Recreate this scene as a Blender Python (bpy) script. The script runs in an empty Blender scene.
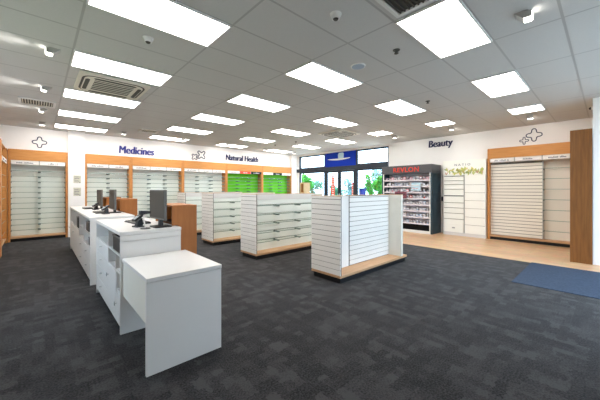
import bpy, bmesh, math, random
from mathutils import Vector, Matrix
random.seed(7)
sc = bpy.context.scene
COL = sc.collection
R = math.radians
CEIL = 3.194

# ------------------------------------------------------------------ materials
def s2l(c):
    c = c / 255.0
    return c / 12.92 if c <= 0.04045 else ((c + 0.055) / 1.055) ** 2.4
def rgb(r, g, b): return (s2l(r), s2l(g), s2l(b), 1.0)

def mat(name, col, rough=0.5, spec=0.5, metal=0.0):
    m = bpy.data.materials.new(name); m.use_nodes = True
    b = m.node_tree.nodes['Principled BSDF']
    b.inputs['Base Color'].default_value = col
    b.inputs['Roughness'].default_value = rough
    b.inputs['Specular IOR Level'].default_value = spec
    b.inputs['Metallic'].default_value = metal
    return m

def emat(name, col, strength):
    m = bpy.data.materials.new(name); m.use_nodes = True
    nt = m.node_tree; nt.nodes.clear()
    e = nt.nodes.new('ShaderNodeEmission'); o = nt.nodes.new('ShaderNodeOutputMaterial')
    e.inputs[0].default_value = col; e.inputs[1].default_value = strength
    nt.links.new(e.outputs[0], o.inputs[0])
    return m

def noisy(name, c1, c2, scale=(1, 1, 1), nscale=5.0, rough=0.5, spec=0.4, detail=3.0, bump=0.0):
    m = mat(name, c1, rough, spec); nt = m.node_tree; b = nt.nodes['Principled BSDF']
    tc = nt.nodes.new('ShaderNodeTexCoord'); mp = nt.nodes.new('ShaderNodeMapping')
    mp.inputs['Scale'].default_value = scale
    n = nt.nodes.new('ShaderNodeTexNoise'); n.inputs['Scale'].default_value = nscale; n.inputs['Detail'].default_value = detail
    r = nt.nodes.new('ShaderNodeValToRGB')
    r.color_ramp.elements[0].position = 0.3; r.color_ramp.elements[0].color = c1
    r.color_ramp.elements[1].position = 0.7; r.color_ramp.elements[1].color = c2
    nt.links.new(tc.outputs['Object'], mp.inputs[0]); nt.links.new(mp.outputs[0], n.inputs['Vector'])
    nt.links.new(n.outputs['Fac'], r.inputs[0]); nt.links.new(r.outputs[0], b.inputs['Base Color'])
    if bump:
        bp = nt.nodes.new('ShaderNodeBump'); bp.inputs['Strength'].default_value = bump; bp.inputs['Distance'].default_value = 0.004
        nt.links.new(n.outputs['Fac'], bp.inputs['Height']); nt.links.new(bp.outputs[0], b.inputs['Normal'])
    return m

def glass(name, tint, gloss=0.06):
    m = bpy.data.materials.new(name); m.use_nodes = True
    nt = m.node_tree; nt.nodes.clear()
    t = nt.nodes.new('ShaderNodeBsdfTransparent'); t.inputs[0].default_value = tint
    g = nt.nodes.new('ShaderNodeBsdfGlossy'); g.inputs['Roughness'].default_value = 0.03
    mx = nt.nodes.new('ShaderNodeMixShader'); mx.inputs[0].default_value = gloss
    o = nt.nodes.new('ShaderNodeOutputMaterial')
    nt.links.new(t.outputs[0], mx.inputs[1]); nt.links.new(g.outputs[0], mx.inputs[2]); nt.links.new(mx.outputs[0], o.inputs[0])
    return m

M = {}
M['wall'] = noisy('wall_paint', rgb(247, 245, 243), rgb(244, 242, 240), nscale=2, rough=0.7, spec=0.2)
M['white'] = noisy('white_laminate', rgb(222, 220, 217), rgb(219, 217, 214), nscale=3, rough=0.35, spec=0.4)
M['offwhite'] = noisy('offwhite_panel', rgb(228, 226, 216), rgb(224, 222, 212), nscale=3, rough=0.5, spec=0.3)
M['slat'] = noisy('slatwall_white', rgb(242, 241, 237), rgb(238, 237, 233), nscale=3, rough=0.45, spec=0.3)
M['groove'] = mat('slatwall_groove', rgb(120, 116, 110), 0.7, 0.1)
M['wood'] = noisy('honey_timber', rgb(202, 140, 80), rgb(188, 124, 66), scale=(1.5, 1.5, 12), nscale=3, rough=0.45, spec=0.3)
M['woodh'] = noisy('honey_timber_lengthwise', rgb(208, 148, 86), rgb(196, 132, 72), scale=(1.0, 12, 12), nscale=3, rough=0.45, spec=0.3)
M['wood2'] = noisy('screen_timber', rgb(176, 112, 58), rgb(160, 98, 48), scale=(6, 6, 1), nscale=3, rough=0.5, spec=0.3)
M['woodd'] = noisy('brown_timber', rgb(134, 86, 42), rgb(112, 70, 33), scale=(10, 10, 0.8), nscale=3, rough=0.45, spec=0.3)
M['deck'] = noisy('pale_timber_deck', rgb(206, 166, 128), rgb(192, 150, 112), scale=(1.0, 10, 10), nscale=3, rough=0.5, spec=0.3)
M['black'] = mat('black_plinth', rgb(22, 24, 28), 0.5, 0.3)
M['blackp'] = mat('black_plastic', rgb(20, 20, 22), 0.4, 0.4)
M['greyp'] = mat('grey_plastic', rgb(98, 96, 92), 0.4, 0.4)
M['screen'] = mat('dark_screen_glass', rgb(64, 57, 50), 0.5, 0.3)
M['shadein'] = mat('painted_shade_brown', rgb(58, 34, 22), 0.6, 0.2)  # shade inside the timber screens, put into the colour
M['back'] = noisy('pale_green_white_back', rgb(244, 250, 244), rgb(241, 247, 241), nscale=2, rough=0.6, spec=0.2)
M['cream'] = noisy('cream_back', rgb(242, 237, 226), rgb(239, 234, 223), nscale=2, rough=0.6, spec=0.2)
M['green'] = noisy('bright_green_back', rgb(104, 206, 24), rgb(92, 192, 18), nscale=2, rough=0.5, spec=0.3)
M['glass'] = glass('shelf_glass', (0.985, 0.995, 0.99, 1), 0.03)
M['gedge'] = mat('shelf_glass_edge', rgb(140, 160, 150), 0.3, 0.5)
M['pane'] = glass('window_glass', (0.96, 0.98, 0.98, 1), 0.04)
M['bracket'] = mat('dark_bracket', rgb(98, 114, 110), 0.5, 0.3)
M['frame'] = mat('dark_blue_grey_frame', rgb(34, 48, 62), 0.4, 0.4)
M['navy'] = mat('navy_lettering', rgb(52, 58, 140), 0.5, 0.3)
M['navyd'] = mat('dark_navy_lettering', rgb(44, 50, 88), 0.5, 0.3)
M['sign'] = mat('white_sign', rgb(240, 236, 232), 0.5, 0.3)
M['signred'] = mat('red_sign', rgb(232, 84, 66), 0.5, 0.3)
M['signblack'] = mat('black_sign', rgb(26, 28, 36), 0.5, 0.3)
M['ink'] = mat('grey_ink', rgb(112, 112, 120), 0.6, 0.2)
M['inkw'] = mat('white_ink', rgb(235, 235, 235), 0.6, 0.2)
M['blue'] = mat('royal_blue_sign', rgb(4, 52, 176), 0.6, 0.2)
M['palec'] = mat('pale_blue_emblem', rgb(188, 218, 232), 0.4, 0.4)
M['red'] = mat('red_letter', rgb(226, 70, 52), 0.4, 0.4)
M['charcoal'] = noisy('charcoal_stand', rgb(78, 80, 84), rgb(70, 72, 76), nscale=3, rough=0.35, spec=0.5)
M['teal'] = mat('dark_teal_side', rgb(36, 60, 72), 0.35, 0.5)
M['lilac'] = mat('pale_lilac_shelf', rgb(214, 208, 214), 0.4, 0.4)
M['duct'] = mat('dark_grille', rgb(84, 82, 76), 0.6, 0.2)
M['acbody'] = mat('cream_plastic', rgb(222, 218, 204), 0.5, 0.3)
M['metal'] = mat('grey_metal', rgb(178, 178, 176), 0.45, 0.5, 0.2)
M['tbar'] = mat('white_trim', rgb(226, 226, 224), 0.5, 0.3)
M['light'] = emat('light_diffuser', (1.0, 0.965, 0.925, 1), 11.0)
M['spot'] = emat('spot_lamp', (1.0, 0.95, 0.86, 1), 9.0)
M['card'] = noisy('cardboard', rgb(204, 178, 140), rgb(190, 164, 126), nscale=6, rough=0.8, spec=0.1)
M['paper'] = noisy('printed_notice', rgb(226, 222, 206), rgb(196, 196, 176), scale=(1, 1, 1), nscale=14, rough=0.7, spec=0.1)
M['mat'] = noisy('blue_grey_mat', rgb(72, 84, 102), rgb(60, 71, 88), nscale=40, rough=0.95, spec=0.05, bump=0.4)

def floor_mat():
    m = mat('carpet_tiles', rgb(60, 58, 58), 0.95, 0.03); nt = m.node_tree; b = nt.nodes['Principled BSDF']
    b.inputs['Sheen Weight'].default_value = 0.12; b.inputs['Sheen Roughness'].default_value = 0.4
    L = nt.links.new
    tc = nt.nodes.new('ShaderNodeTexCoord')
    nd = nt.nodes.new('ShaderNodeTexNoise'); nd.inputs['Scale'].default_value = 38; nd.inputs['Detail'].default_value = 2
    L(tc.outputs['Object'], nd.inputs['Vector'])
    warp = nt.nodes.new('ShaderNodeVectorMath'); warp.operation = 'MULTIPLY_ADD'
    L(nd.outputs['Color'], warp.inputs[0]); warp.inputs[1].default_value = (.07, .07, 0); L(tc.outputs['Object'], warp.inputs[2])
    def brick(rot, w, h, off):
        mp = nt.nodes.new('ShaderNodeMapping'); mp.inputs['Rotation'].default_value = (0, 0, rot)
        br = nt.nodes.new('ShaderNodeTexBrick')
        br.inputs['Color1'].default_value = (0, 0, 0, 1); br.inputs['Color2'].default_value = (1, 1, 1, 1)
        br.inputs['Scale'].default_value = 1; br.inputs['Mortar Size'].default_value = 0.0
        br.inputs['Brick Width'].default_value = w; br.inputs['Row Height'].default_value = h
        br.offset = off; br.offset_frequency = 2
        L(warp.outputs[0], mp.inputs[0]); L(mp.outputs[0], br.inputs['Vector'])
        return br
    b1 = brick(0, 0.20, 0.075, 0.37); b2 = brick(R(90), 0.24, 0.08, 0.43)
    n = nt.nodes.new('ShaderNodeTexNoise'); n.inputs['Scale'].default_value = 75; n.inputs['Detail'].default_value = 4
    n2 = nt.nodes.new('ShaderNodeTexNoise'); n2.inputs['Scale'].default_value = 6; n2.inputs['Detail'].default_value = 4
    for q in (n, n2): L(tc.outputs['Object'], q.inputs['Vector'])
    a = nt.nodes.new('ShaderNodeMath'); a.operation = 'MULTIPLY'; L(b1.outputs['Color'], a.inputs[0]); L(b2.outputs['Color'], a.inputs[1])
    a2 = nt.nodes.new('ShaderNodeMath'); a2.operation = 'MULTIPLY_ADD'; L(n.outputs['Fac'], a2.inputs[0]); a2.inputs[1].default_value = 2.4; L(a.outputs[0], a2.inputs[2])
    a3 = nt.nodes.new('ShaderNodeMath'); a3.operation = 'MULTIPLY_ADD'; L(n2.outputs['Fac'], a3.inputs[0]); a3.inputs[1].default_value = 0.5; L(a2.outputs[0], a3.inputs[2])
    r = nt.nodes.new('ShaderNodeValToRGB')
    r.color_ramp.elements[0].position = 0.55; r.color_ramp.elements[0].color = rgb(34, 33, 34)
    r.color_ramp.elements[1].position = 1.0; r.color_ramp.elements[1].color = rgb(66, 65, 66)
    sc_ = nt.nodes.new('ShaderNodeMath'); sc_.operation = 'MULTIPLY'; sc_.inputs[1].default_value = 0.46; L(a3.outputs[0], sc_.inputs[0])
    L(sc_.outputs[0], r.inputs[0]); L(r.outputs[0], b.inputs['Base Color'])
    bp = nt.nodes.new('ShaderNodeBump'); bp.inputs['Strength'].default_value = 0.4; bp.inputs['Distance'].default_value = 0.004
    L(n.outputs['Fac'], bp.inputs['Height']); L(bp.outputs[0], b.inputs['Normal'])
    return m
M['carpet'] = floor_mat()

def plank_mat():
    m = mat('timber_planks', rgb(220, 180, 140), 0.35, 0.4); nt = m.node_tree; b = nt.nodes['Principled BSDF']; L = nt.links.new
    tc = nt.nodes.new('ShaderNodeTexCoord'); mp = nt.nodes.new('ShaderNodeMapping'); mp.inputs['Rotation'].default_value = (0, 0, R(90))
    br = nt.nodes.new('ShaderNodeTexBrick')
    br.inputs['Color1'].default_value = rgb(234, 196, 156); br.inputs['Color2'].default_value = rgb(220, 176, 134)
    br.inputs['Mortar'].default_value = rgb(196, 154, 118)
    br.inputs['Scale'].default_value = 1; br.inputs['Mortar Size'].default_value = 0.002
    br.inputs['Brick Width'].default_value = 1.2; br.inputs['Row Height'].default_value = 0.15
    n = nt.nodes.new('ShaderNodeTexNoise'); n.inputs['Scale'].default_value = 6
    mx = nt.nodes.new('ShaderNodeMixRGB'); mx.blend_type = 'MULTIPLY'; mx.inputs[0].default_value = 0.35
    L(tc.outputs['Object'], mp.inputs[0]); L(mp.outputs[0], br.inputs['Vector']); L(mp.outputs[0], n.inputs['Vector'])
    L(br.outputs['Color'], mx.inputs[1]); L(n.outputs['Color'], mx.inputs[2]); L(mx.outputs[0], b.inputs['Base Color'])
    return m
M['planks'] = plank_mat()

def ceiling_mat():
    m = mat('ceiling_tiles', rgb(226, 226, 224), 0.8, 0.15); nt = m.node_tree; b = nt.nodes['Principled BSDF']; L = nt.links.new
    tc = nt.nodes.new('ShaderNodeTexCoord'); sp = nt.nodes.new('ShaderNodeSeparateXYZ'); L(tc.outputs['Object'], sp.inputs[0])
    def line(out, off, pitch, w):
        s = nt.nodes.new('ShaderNodeMath'); s.operation = 'SUBTRACT'; L(out, s.inputs[0]); s.inputs[1].default_value = off - w / 2 - 20 * pitch
        d = nt.nodes.new('ShaderNodeMath'); d.operation = 'MODULO'; L(s.outputs[0], d.inputs[0]); d.inputs[1].default_value = pitch
        c = nt.nodes.new('ShaderNodeMath'); c.operation = 'LESS_THAN'; L(d.outputs[0], c.inputs[0]); c.inputs[1].default_value = w
        return c
    a = line(sp.outputs['X'], 0.325, 1.2, 0.024); c = line(sp.outputs['Y'], 0.91, 0.6, 0.024)
    mxm = nt.nodes.new('ShaderNodeMath'); mxm.operation = 'MAXIMUM'; L(a.outputs[0], mxm.inputs[0]); L(c.outputs[0], mxm.inputs[1])
    n = nt.nodes.new('ShaderNodeTexNoise'); n.inputs['Scale'].default_value = 60; L(tc.outputs['Object'], n.inputs['Vector'])
    r = nt.nodes.new('ShaderNodeValToRGB')
    r.color_ramp.elements[0].color = rgb(196, 196, 194); r.color_ramp.elements[1].color = rgb(204, 204, 202)
    L(n.outputs['Fac'], r.inputs[0])
    mx = nt.nodes.new('ShaderNodeMixRGB'); L(mxm.outputs[0], mx.inputs[0]); L(r.outputs[0], mx.inputs[1]); mx.inputs[2].default_value = rgb(170, 170, 168)
    L(mx.outputs[0], b.inputs['Base Color'])
    # bars glossier than tiles
    rr = nt.nodes.new('ShaderNodeMath'); rr.operation = 'MULTIPLY_ADD'; L(mxm.outputs[0], rr.inputs[0]); rr.inputs[1].default_value = -0.45; rr.inputs[2].default_value = 0.85
    L(rr.outputs[0], b.inputs['Roughness'])
    return m
M['ceiling'] = ceiling_mat()

# ------------------------------------------------------------------ mesh builder
class MB:
    def __init__(s): s.v = []; s.f = []; s.m = []
    def quad(s, pts, mi=0):
        k = len(s.v); s.v += [tuple(p) for p in pts]; s.f.append(tuple(range(k, k + len(pts)))); s.m.append(mi); return s
    def box(s, x0, x1, y0, y1, z0, z1, mi=0, front=None):
        k = len(s.v)
        s.v += [(x0, y0, z0), (x1, y0, z0), (x1, y1, z0), (x0, y1, z0), (x0, y0, z1), (x1, y0, z1), (x1, y1, z1), (x0, y1, z1)]
        fs = [(0, 3, 2, 1), (4, 5, 6, 7), (0, 1, 5, 4), (1, 2, 6, 5), (2, 3, 7, 6), (3, 0, 4, 7)]
        for i, f in enumerate(fs):
            s.f.append(tuple(k + a for a in f)); s.m.append(front if (front is not None and i == 2) else mi)
        return s
    def prism(s, poly, axis, a0, a1, mi=0):
        # poly: list of 2-D points; axis 0/1/2 is the extrusion axis
        n = len(poly); k = len(s.v)
        def P(p, a):
            q = list(p); q.insert(axis, a); return tuple(q)
        s.v += [P(p, a0) for p in poly] + [P(p, a1) for p in poly]
        s.f.append(tuple(k + i for i in range(n))[::-1]); s.m.append(mi)
        s.f.append(tuple(k + n + i for i in range(n))); s.m.append(mi)
        for i in range(n):
            j = (i + 1) % n
            s.f.append((k + i, k + j, k + n + j, k + n + i)); s.m.append(mi)
        return s
    def cyl(s, c, r0, r1, z0, z1, n=16, mi=0):
        k = len(s.v)
        for z, r in ((z0, r0), (z1, r1)):
            for i in range(n):
                a = 2 * math.pi * i / n; s.v.append((c[0] + r * math.cos(a), c[1] + r * math.sin(a), z))
        s.f.append(tuple(range(k + n - 1, k - 1, -1))); s.m.append(mi)
        s.f.append(tuple(range(k + n, k + 2 * n))); s.m.append(mi)
        for i in range(n):
            j = (i + 1) % n; s.f.append((k + i, k + j, k + n + j, k + n + i)); s.m.append(mi)
        return s
    def tube(s, p, q, r0, r1=None, n=8, mi=0):
        r1 = r0 if r1 is None else r1
        p = Vector(p); q = Vector(q); d = (q - p).normalized()
        u = d.orthogonal().normalized(); w = d.cross(u); k = len(s.v)
        for c, r in ((p, r0), (q, r1)):
            for i in range(n):
                a = 2 * math.pi * i / n; s.v.append(tuple(c + u * r * math.cos(a) + w * r * math.sin(a)))
        s.f.append(tuple(range(k + n - 1, k - 1, -1))); s.m.append(mi)
        s.f.append(tuple(range(k + n, k + 2 * n))); s.m.append(mi)
        for i in range(n):
            j = (i + 1) % n; s.f.append((k + i, k + j, k + n + j, k + n + i)); s.m.append(mi)
        return s
    def mesh(s, name, mats):
        me = bpy.data.meshes.new(name); me.from_pydata(s.v, [], s.f)
        for m in (mats if isinstance(mats, (list, tuple)) else [mats]): me.materials.append(m)
        me.polygons.foreach_set('material_index', s.m)
        bm = bmesh.new(); bm.from_mesh(me); bmesh.ops.recalc_face_normals(bm, faces=bm.faces); bm.to_mesh(me); bm.free()
        me.update(); return me
    def build(s, name, mats, parent=None, bevel=0.0, loc=None, smooth=False):
        me = s.mesh(name, mats)
        o = bpy.data.objects.new(name, me); COL.objects.link(o)
        if parent is not None: o.parent = parent
        if loc: o.location = loc
        if smooth:
            for p in me.polygons: p.use_smooth = True
        if bevel:
            md = o.modifiers.new('bevel', 'BEVEL'); md.width = bevel; md.segments = 2; md.limit_method = 'ANGLE'
        return o
def B(*a, **k): return MB().box(*a, **k)

def tag(o, label=None, cat=None, group=None, kind=None):
    if label: o['label'] = label
    if cat: o['category'] = cat
    if group: o['group'] = group
    if kind: o['kind'] = kind
    return o
def thing(name, label, cat, loc=(0, 0, 0), rz=0.0, group=None):
    o = bpy.data.objects.new(name, None); o.empty_display_size = 0.2; COL.objects.link(o)
    o.location = loc; o.rotation_euler = (0, 0, rz)
    return tag(o, label, cat, group)
def struct(mb, name, mats, parent=None, bevel=0.0):
    o = mb.build(name, mats, parent, bevel)
    o['kind'] = 'structure'; return o

def text(name, body, mats, parent=None, loc=(0, 0, 0), rot=(0, 0, 0), width=1.0, height=0.2, extrude=0.008, bold=0.0, shear=0.0, spacing=1.0, thick=0.0):
    cu = bpy.data.curves.new(name, 'FONT'); cu.body = body; cu.extrude = extrude; cu.offset = bold; cu.shear = shear
    cu.space_character = spacing; cu.resolution_u = 4
    o = bpy.data.objects.new(name + '_tmp', cu); COL.objects.link(o)
    bpy.context.view_layer.update()
    dg = bpy.context.evaluated_depsgraph_get()
    me = bpy.data.meshes.new_from_object(o.evaluated_get(dg))
    bpy.data.objects.remove(o)
    xs = [v.co.x for v in me.vertices]; ys = [v.co.y for v in me.vertices]; zs = [v.co.z for v in me.vertices]
    sx = width / (max(xs) - min(xs)); sy = height / (max(ys) - min(ys)); x0 = min(xs); y0 = min(ys)
    sz = extrude / max(1e-6, max(zs))
    for v in me.vertices: v.co = ((v.co.x - x0) * sx, (v.co.y - y0) * sy, v.co.z * sz)
    if thick:                    # heavier strokes: the same letters again, a few millimetres to the right
        bm = bmesh.new(); bm.from_mesh(me); me2 = me.copy()
        for v in me2.vertices: v.co.x += thick; v.co.z += .0006
        bm.from_mesh(me2); bm.to_mesh(me); bm.free(); bpy.data.meshes.remove(me2)
    me.materials.clear(); me.materials.append(mats)
    o = bpy.data.objects.new(name, me); COL.objects.link(o)
    o.location = loc; o.rotation_euler = rot
    if parent is not None: o.parent = parent
    return o
ROT_N = (R(90), 0, 0)            # lettering on a wall facing the -Y side
ROT_E = (R(90), 0, R(-90))       # lettering on a wall facing the -X side

def marks(x0, x1, y, z, h, n, seed=0):
    """A line of tiny illegible print: short bars of uneven width, standing 2 mm proud, on a face that looks to -Y."""
    rr = random.Random(seed); mb = MB(); x = x0; w = (x1 - x0) / n
    for i in range(n):
        if rr.random() < 0.14: x += w; continue
        hh = h * rr.choice((0.6, 0.6, 0.9, 0.7)); mb.box(x, x + w * 0.7, y - 0.002, y, z, z + hh); x += w
    return mb

# ------------------------------------------------------------------ room shell
XR, YB, XL, YF = 9.92, 11.45, -0.95, -1.25     # right, back, left, front wall faces
struct(B(XL - .2, 7.13, YF - .2, YB + .2, -0.1, 0), 'floor', M['carpet'])
struct(B(7.13, XR + .2, YF - .2, YB + .2, -0.1, 0.002), 'floor_timber', M['planks'])
struct(B(XL - .2, XR + .2, YF - .2, YB + .2, CEIL, CEIL + .15), 'ceiling', M['ceiling'])
w = MB().box(XL - .2, XR + .2, YB, YB + .2, 0, CEIL)
struct(w, 'wall_back', M['wall'])
struct(B(XL, 9.57, 11.15, YB, 2.55, CEIL), 'wall_bulkhead', M['wall'])
struct(B(0.665, 1.07, 10.97, YB, 0, CEIL), 'pillar', M['wall'])
struct(B(9.57, XR, 10.97, YB, 0, CEIL), 'wall_corner', M['wall'])
# left wall with an added garden window, out of view, letting in green light
LW = (3.4, 4.8, 0.9, 2.3)
w = MB().box(XL - .2, XL, YF - .2, LW[0], 0, CEIL).box(XL - .2, XL, LW[1], YB + .2, 0, CEIL).box(XL - .2, XL, LW[0], LW[1], 0, LW[2]).box(XL - .2, XL, LW[0], LW[1], LW[3], CEIL)
struct(w, 'wall_left', M['wall'])
# right wall: solid up to Y=5.76, glazed beyond
w = MB().box(XR, XR + .2, YF - .2, 5.72, 0, CEIL).box(XR, XR + .2, 10.83, YB + .2, 0, CEIL).box(XR, XR + .2, 5.72, 10.83, 3.11, CEIL)
struct(w, 'wall_right', M['wall'])
# front wall behind the camera with the glazed entrance
FW = (3.4, 7.4, 0.0, 2.8)
w = MB().box(XL - .2, FW[0], YF - .2, YF, 0, CEIL).box(FW[1], XR + .2, YF - .2, YF, 0, CEIL).box(FW[0], FW[1], YF - .2, YF, FW[3], CEIL)
struct(w, 'wall_front', M['wall'])
struct(B(7.82, XR, YF, 0.195, 0, CEIL), 'wall_return', M['wall'])
struct(B(XR - .012, XR, 5.0, 5.7, 0, 0.1), 'baseboard_right', M['tbar'])

def win_along_y(name, x, y0, y1, z0, z1, bars=(), t=0.06, d=0.08):
    mb = MB().box(x, x + d, y0, y0 + t, z0, z1).box(x, x + d, y1 - t, y1, z0, z1).box(x, x + d, y0 + t, y1 - t, z0, z0 + t).box(x, x + d, y0 + t, y1 - t, z1 - t, z1)
    for b in bars: mb.box(x, x + d, b - t / 2, b + t / 2, z0 + t, z1 - t)
    o = struct(mb, name, M['frame'])
    B(x + d * .4, x + d * .5, y0 + t * .5, y1 - t * .5, z0 + t * .5, z1 - t * .5).build('pane', M['pane'], o)
    return o
def win_along_x(name, y, x0, x1, z0, z1, bars=(), t=0.06, d=0.08):
    mb = MB().box(x0, x0 + t, y, y + d, z0, z1).box(x1 - t, x1, y, y + d, z0, z1).box(x0 + t, x1 - t, y, y + d, z0, z0 + t).box(x0 + t, x1 - t, y, y + d, z1 - t, z1)
    for b in bars: mb.box(b - t / 2, b + t / 2, y, y + d, z0 + t, z1 - t)
    o = struct(mb, name, M['frame'])
    B(x0 + t * .5, x1 - t * .5, y + d * .4, y + d * .5, z0 + t * .5, z1 - t * .5).build('pane', M['pane'], o)
    return o
# shop front on the right wall
GX = XR + 0.03
win_along_y('window_1', GX, 9.05, 10.83, 0.0, 2.29)
win_along_y('window_2', GX, 9.04, 10.83, 2.46, 3.11)
win_along_y('window_3', GX, 5.72, 7.26, 0.0, 2.29)
win_along_y('window_4', GX, 5.72, 7.26, 2.46, 3.11)
win_along_y('window_5', GX, 7.26, 9.04, 2.46, 3.11)
struct(B(XR - .03, XR + .12, 5.76, 10.98, 2.29, 2.46), 'trim_1', M['frame'])
struct(MB().box(GX, GX + .1, 8.98, 9.05, 0, 2.29).box(GX, GX + .1, 7.26, 7.34, 0, 2.29), 'trim_2', M['frame'])
def door(name, y0, y1, hy):
    x = GX + .01; t = 0.085; d = 0.05
    mb = MB().box(x, x + d, y0, y0 + t, 0, 2.285).box(x, x + d, y1 - t, y1, 0, 2.285).box(x, x + d, y0 + t, y1 - t, 0, 0.2).box(x, x + d, y0 + t, y1 - t, 2.2, 2.285)
    o = struct(mb, name, M['frame'])
    B(x + .02, x + .03, y0 + t * .6, y1 - t * .6, .15, 2.24).build('pane', M['pane'], o)
    MB().tube((x - .04, hy, .85), (x - .04, hy, 1.25), .012).tube((x, hy, .9), (x - .04, hy, .9), .01).tube((x, hy, 1.2), (x - .04, hy, 1.2), .01).build('door_handle', M['metal'], o)
door('door_1', 8.20, 8.98, 8.24); door('door_2', 7.34, 8.19, 8.15)
# entrance glazing behind the camera and the added garden window
win_along_x('window_6', YF - .14, FW[0], FW[1], 0, FW[3], bars=(4.4, 5.4, 6.4))
win_along_y('added_window', XL - .14, LW[0], LW[1], LW[2], LW[3], bars=(4.1,))

# ------------------------------------------------------------------ outside
g = struct(B(-40, 60, -40, 60, -0.25, -0.12), 'ground', noisy('pale_paving', rgb(206, 202, 196), rgb(192, 188, 182), nscale=1, rough=0.9, spec=0.1))
struct(B(-30, -1.25, -6, 16, -0.12, -0.06), 'bounce_lawn', noisy('bounce_lawn_green', rgb(112, 140, 84), rgb(96, 126, 70), nscale=4, rough=0.9, spec=0.1))  # unseen green ground, added to bounce green light onto the ceiling
def leafmat(n, a, b): return noisy(n, a, b, nscale=1.5, rough=0.7, spec=0.2)
LM = [leafmat('leaf_bright', rgb(76, 158, 52), rgb(56, 134, 40)), leafmat('leaf_teal', rgb(84, 140, 112), rgb(66, 122, 96)), leafmat('leaf_pale', rgb(110, 150, 150), rgb(90, 132, 130))]
M['bark'] = noisy('bark', rgb(120, 100, 84), rgb(94, 78, 64), scale=(4, 4, 1), nscale=6, rough=0.9, spec=0.1)
def tree(x, y, h, cr, ch, kind, n, label, group=None, lf=0.13):
    t = thing('street_tree', label, 'tree', (x, y, -0.12), 0, group)
    zc = h - ch / 2
    tr = MB().tube((0, 0, 0), (0.03, 0.02, zc), .07, .035)
    rr = random.Random(int(x * 31 + y * 17))
    for i in range(7):
        a = rr.uniform(0, 6.28); b = rr.uniform(.5, .8)
        tr.tube((0.02, 0.01, zc - ch * .3 + .08 * i), (cr * b * math.cos(a), cr * b * math.sin(a), zc + rr.uniform(-.1, .3) * ch), .03, .008, 6)
    tr.build('trunk', M['bark'], t)
    mb = MB()
    blobs = [(Vector((rr.uniform(-.55, .55) * cr, rr.uniform(-.55, .55) * cr, zc + rr.uniform(-.33, .36) * ch)), rr.uniform(.3, .5)) for _ in range(9)]
    for i in range(n):
        c, r = rr.choice(blobs)
        d = Vector((rr.gauss(0, 1), rr.gauss(0, 1), rr.gauss(0, 1))).normalized()
        p = c + Vector((d.x * cr * r, d.y * cr * r, d.z * ch * .5 * r)) * rr.uniform(.55, 1.0)
        u = Vector((rr.gauss(0, 1), rr.gauss(0, 1), rr.gauss(0, 1))).normalized(); v = u.orthogonal().normalized()
        s = lf * rr.uniform(.6, 1.2)
        mb.quad([p - u * s, p + v * s * .5, p + u * s, p - v * s * .5])
    mb.build('crown', LM[kind], t)
TG = 'street trees beyond the glazing'
tree(14.4, 15.2, 2.75, .75, 1.6, 0, 900, 'bright green tree at the left end of the glazing, behind the cardboard carton')
tree(19, 18.9, 2.55, 1.3, 1.9, 1, 1200, 'larger blue-green tree outside the left pane, right of the bright green tree')
tree(21, 17.6, 2.0, 1.0, 1.3, 1, 900, 'low blue-green tree outside the left pane beside the door frame')
tree(20, 15.2, 2.5, .7, 2.0, 2, 700, 'pale bluish tree seen through the left glass door')
tree(17, 10.4, 3.0, .8, 1.9, 2, 420, 'sparse pale tree seen through the right glass door', lf=.1)
tree(14.5, 9.6, 2.5, .38, 1.7, 0, 420, 'narrow yellow-green tree outside the right pane, next to the door frame')
tree(14.2, 8.75, 3.0, .75, 1.3, 2, 300, 'thin leafed bluish tree behind the blue bin outside the right pane', lf=.09)
tree(13.2, 8.1, 2.25, .5, 1.25, 0, 1000, 'bushy bright green tree outside the right pane beside the makeup stand')
# blue bin outside
t = thing('bin', 'blue bin standing outside the right window pane', 'bin', (12.5, 8.72, -0.12))
M['bluebin'] = mat('dark_blue_bin', rgb(14, 40, 112), .5, .3)
MB().prism([(-.12, 0), (.12, 0), (.15, 1.56), (-.15, 1.56)], 1, -.12, .12).build('body', M['bluebin'], t, .015)
MB().box(-.17, .17, -.14, .14, 1.56, 1.62).tube((-.17, -.1, 1.6), (-.17, .1, 1.6), .02).build('lid', M['bluebin'], t, .015)
for s in (-1, 1): MB().tube((.12, s * .11, .08), (.12, s * .15, .08), .08, n=14).build('wheel', M['blackp'], t)
# red vertical posters on the doors
for k, (y0, y1, z0, z1, lab) in enumerate(((8.47, 8.68, 1.1, 2.05, 'narrow red vertical poster on the left glass door'), (7.38, 7.5, 1.05, 1.72, 'short pinkish red poster strip on the right glass door'))):
    t = thing('door_poster', lab, 'poster', (GX + .022, (y0 + y1) / 2, z0))
    B(-.003, 0.003, -(y1 - y0) / 2, (y1 - y0) / 2, 0, z1 - z0).build('sheet', M['signred'], t)
    mb = MB(); rr = random.Random(k)
    z = .06
    while z < z1 - z0 - .1:
        hh = rr.uniform(.03, .06); ww = (y1 - y0) * rr.uniform(.2, .34)
        mb.box(-.005, -.003, -ww, ww, z, z + hh); z += hh + .05
    mb.build('print', M['inkw'], t)

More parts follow.
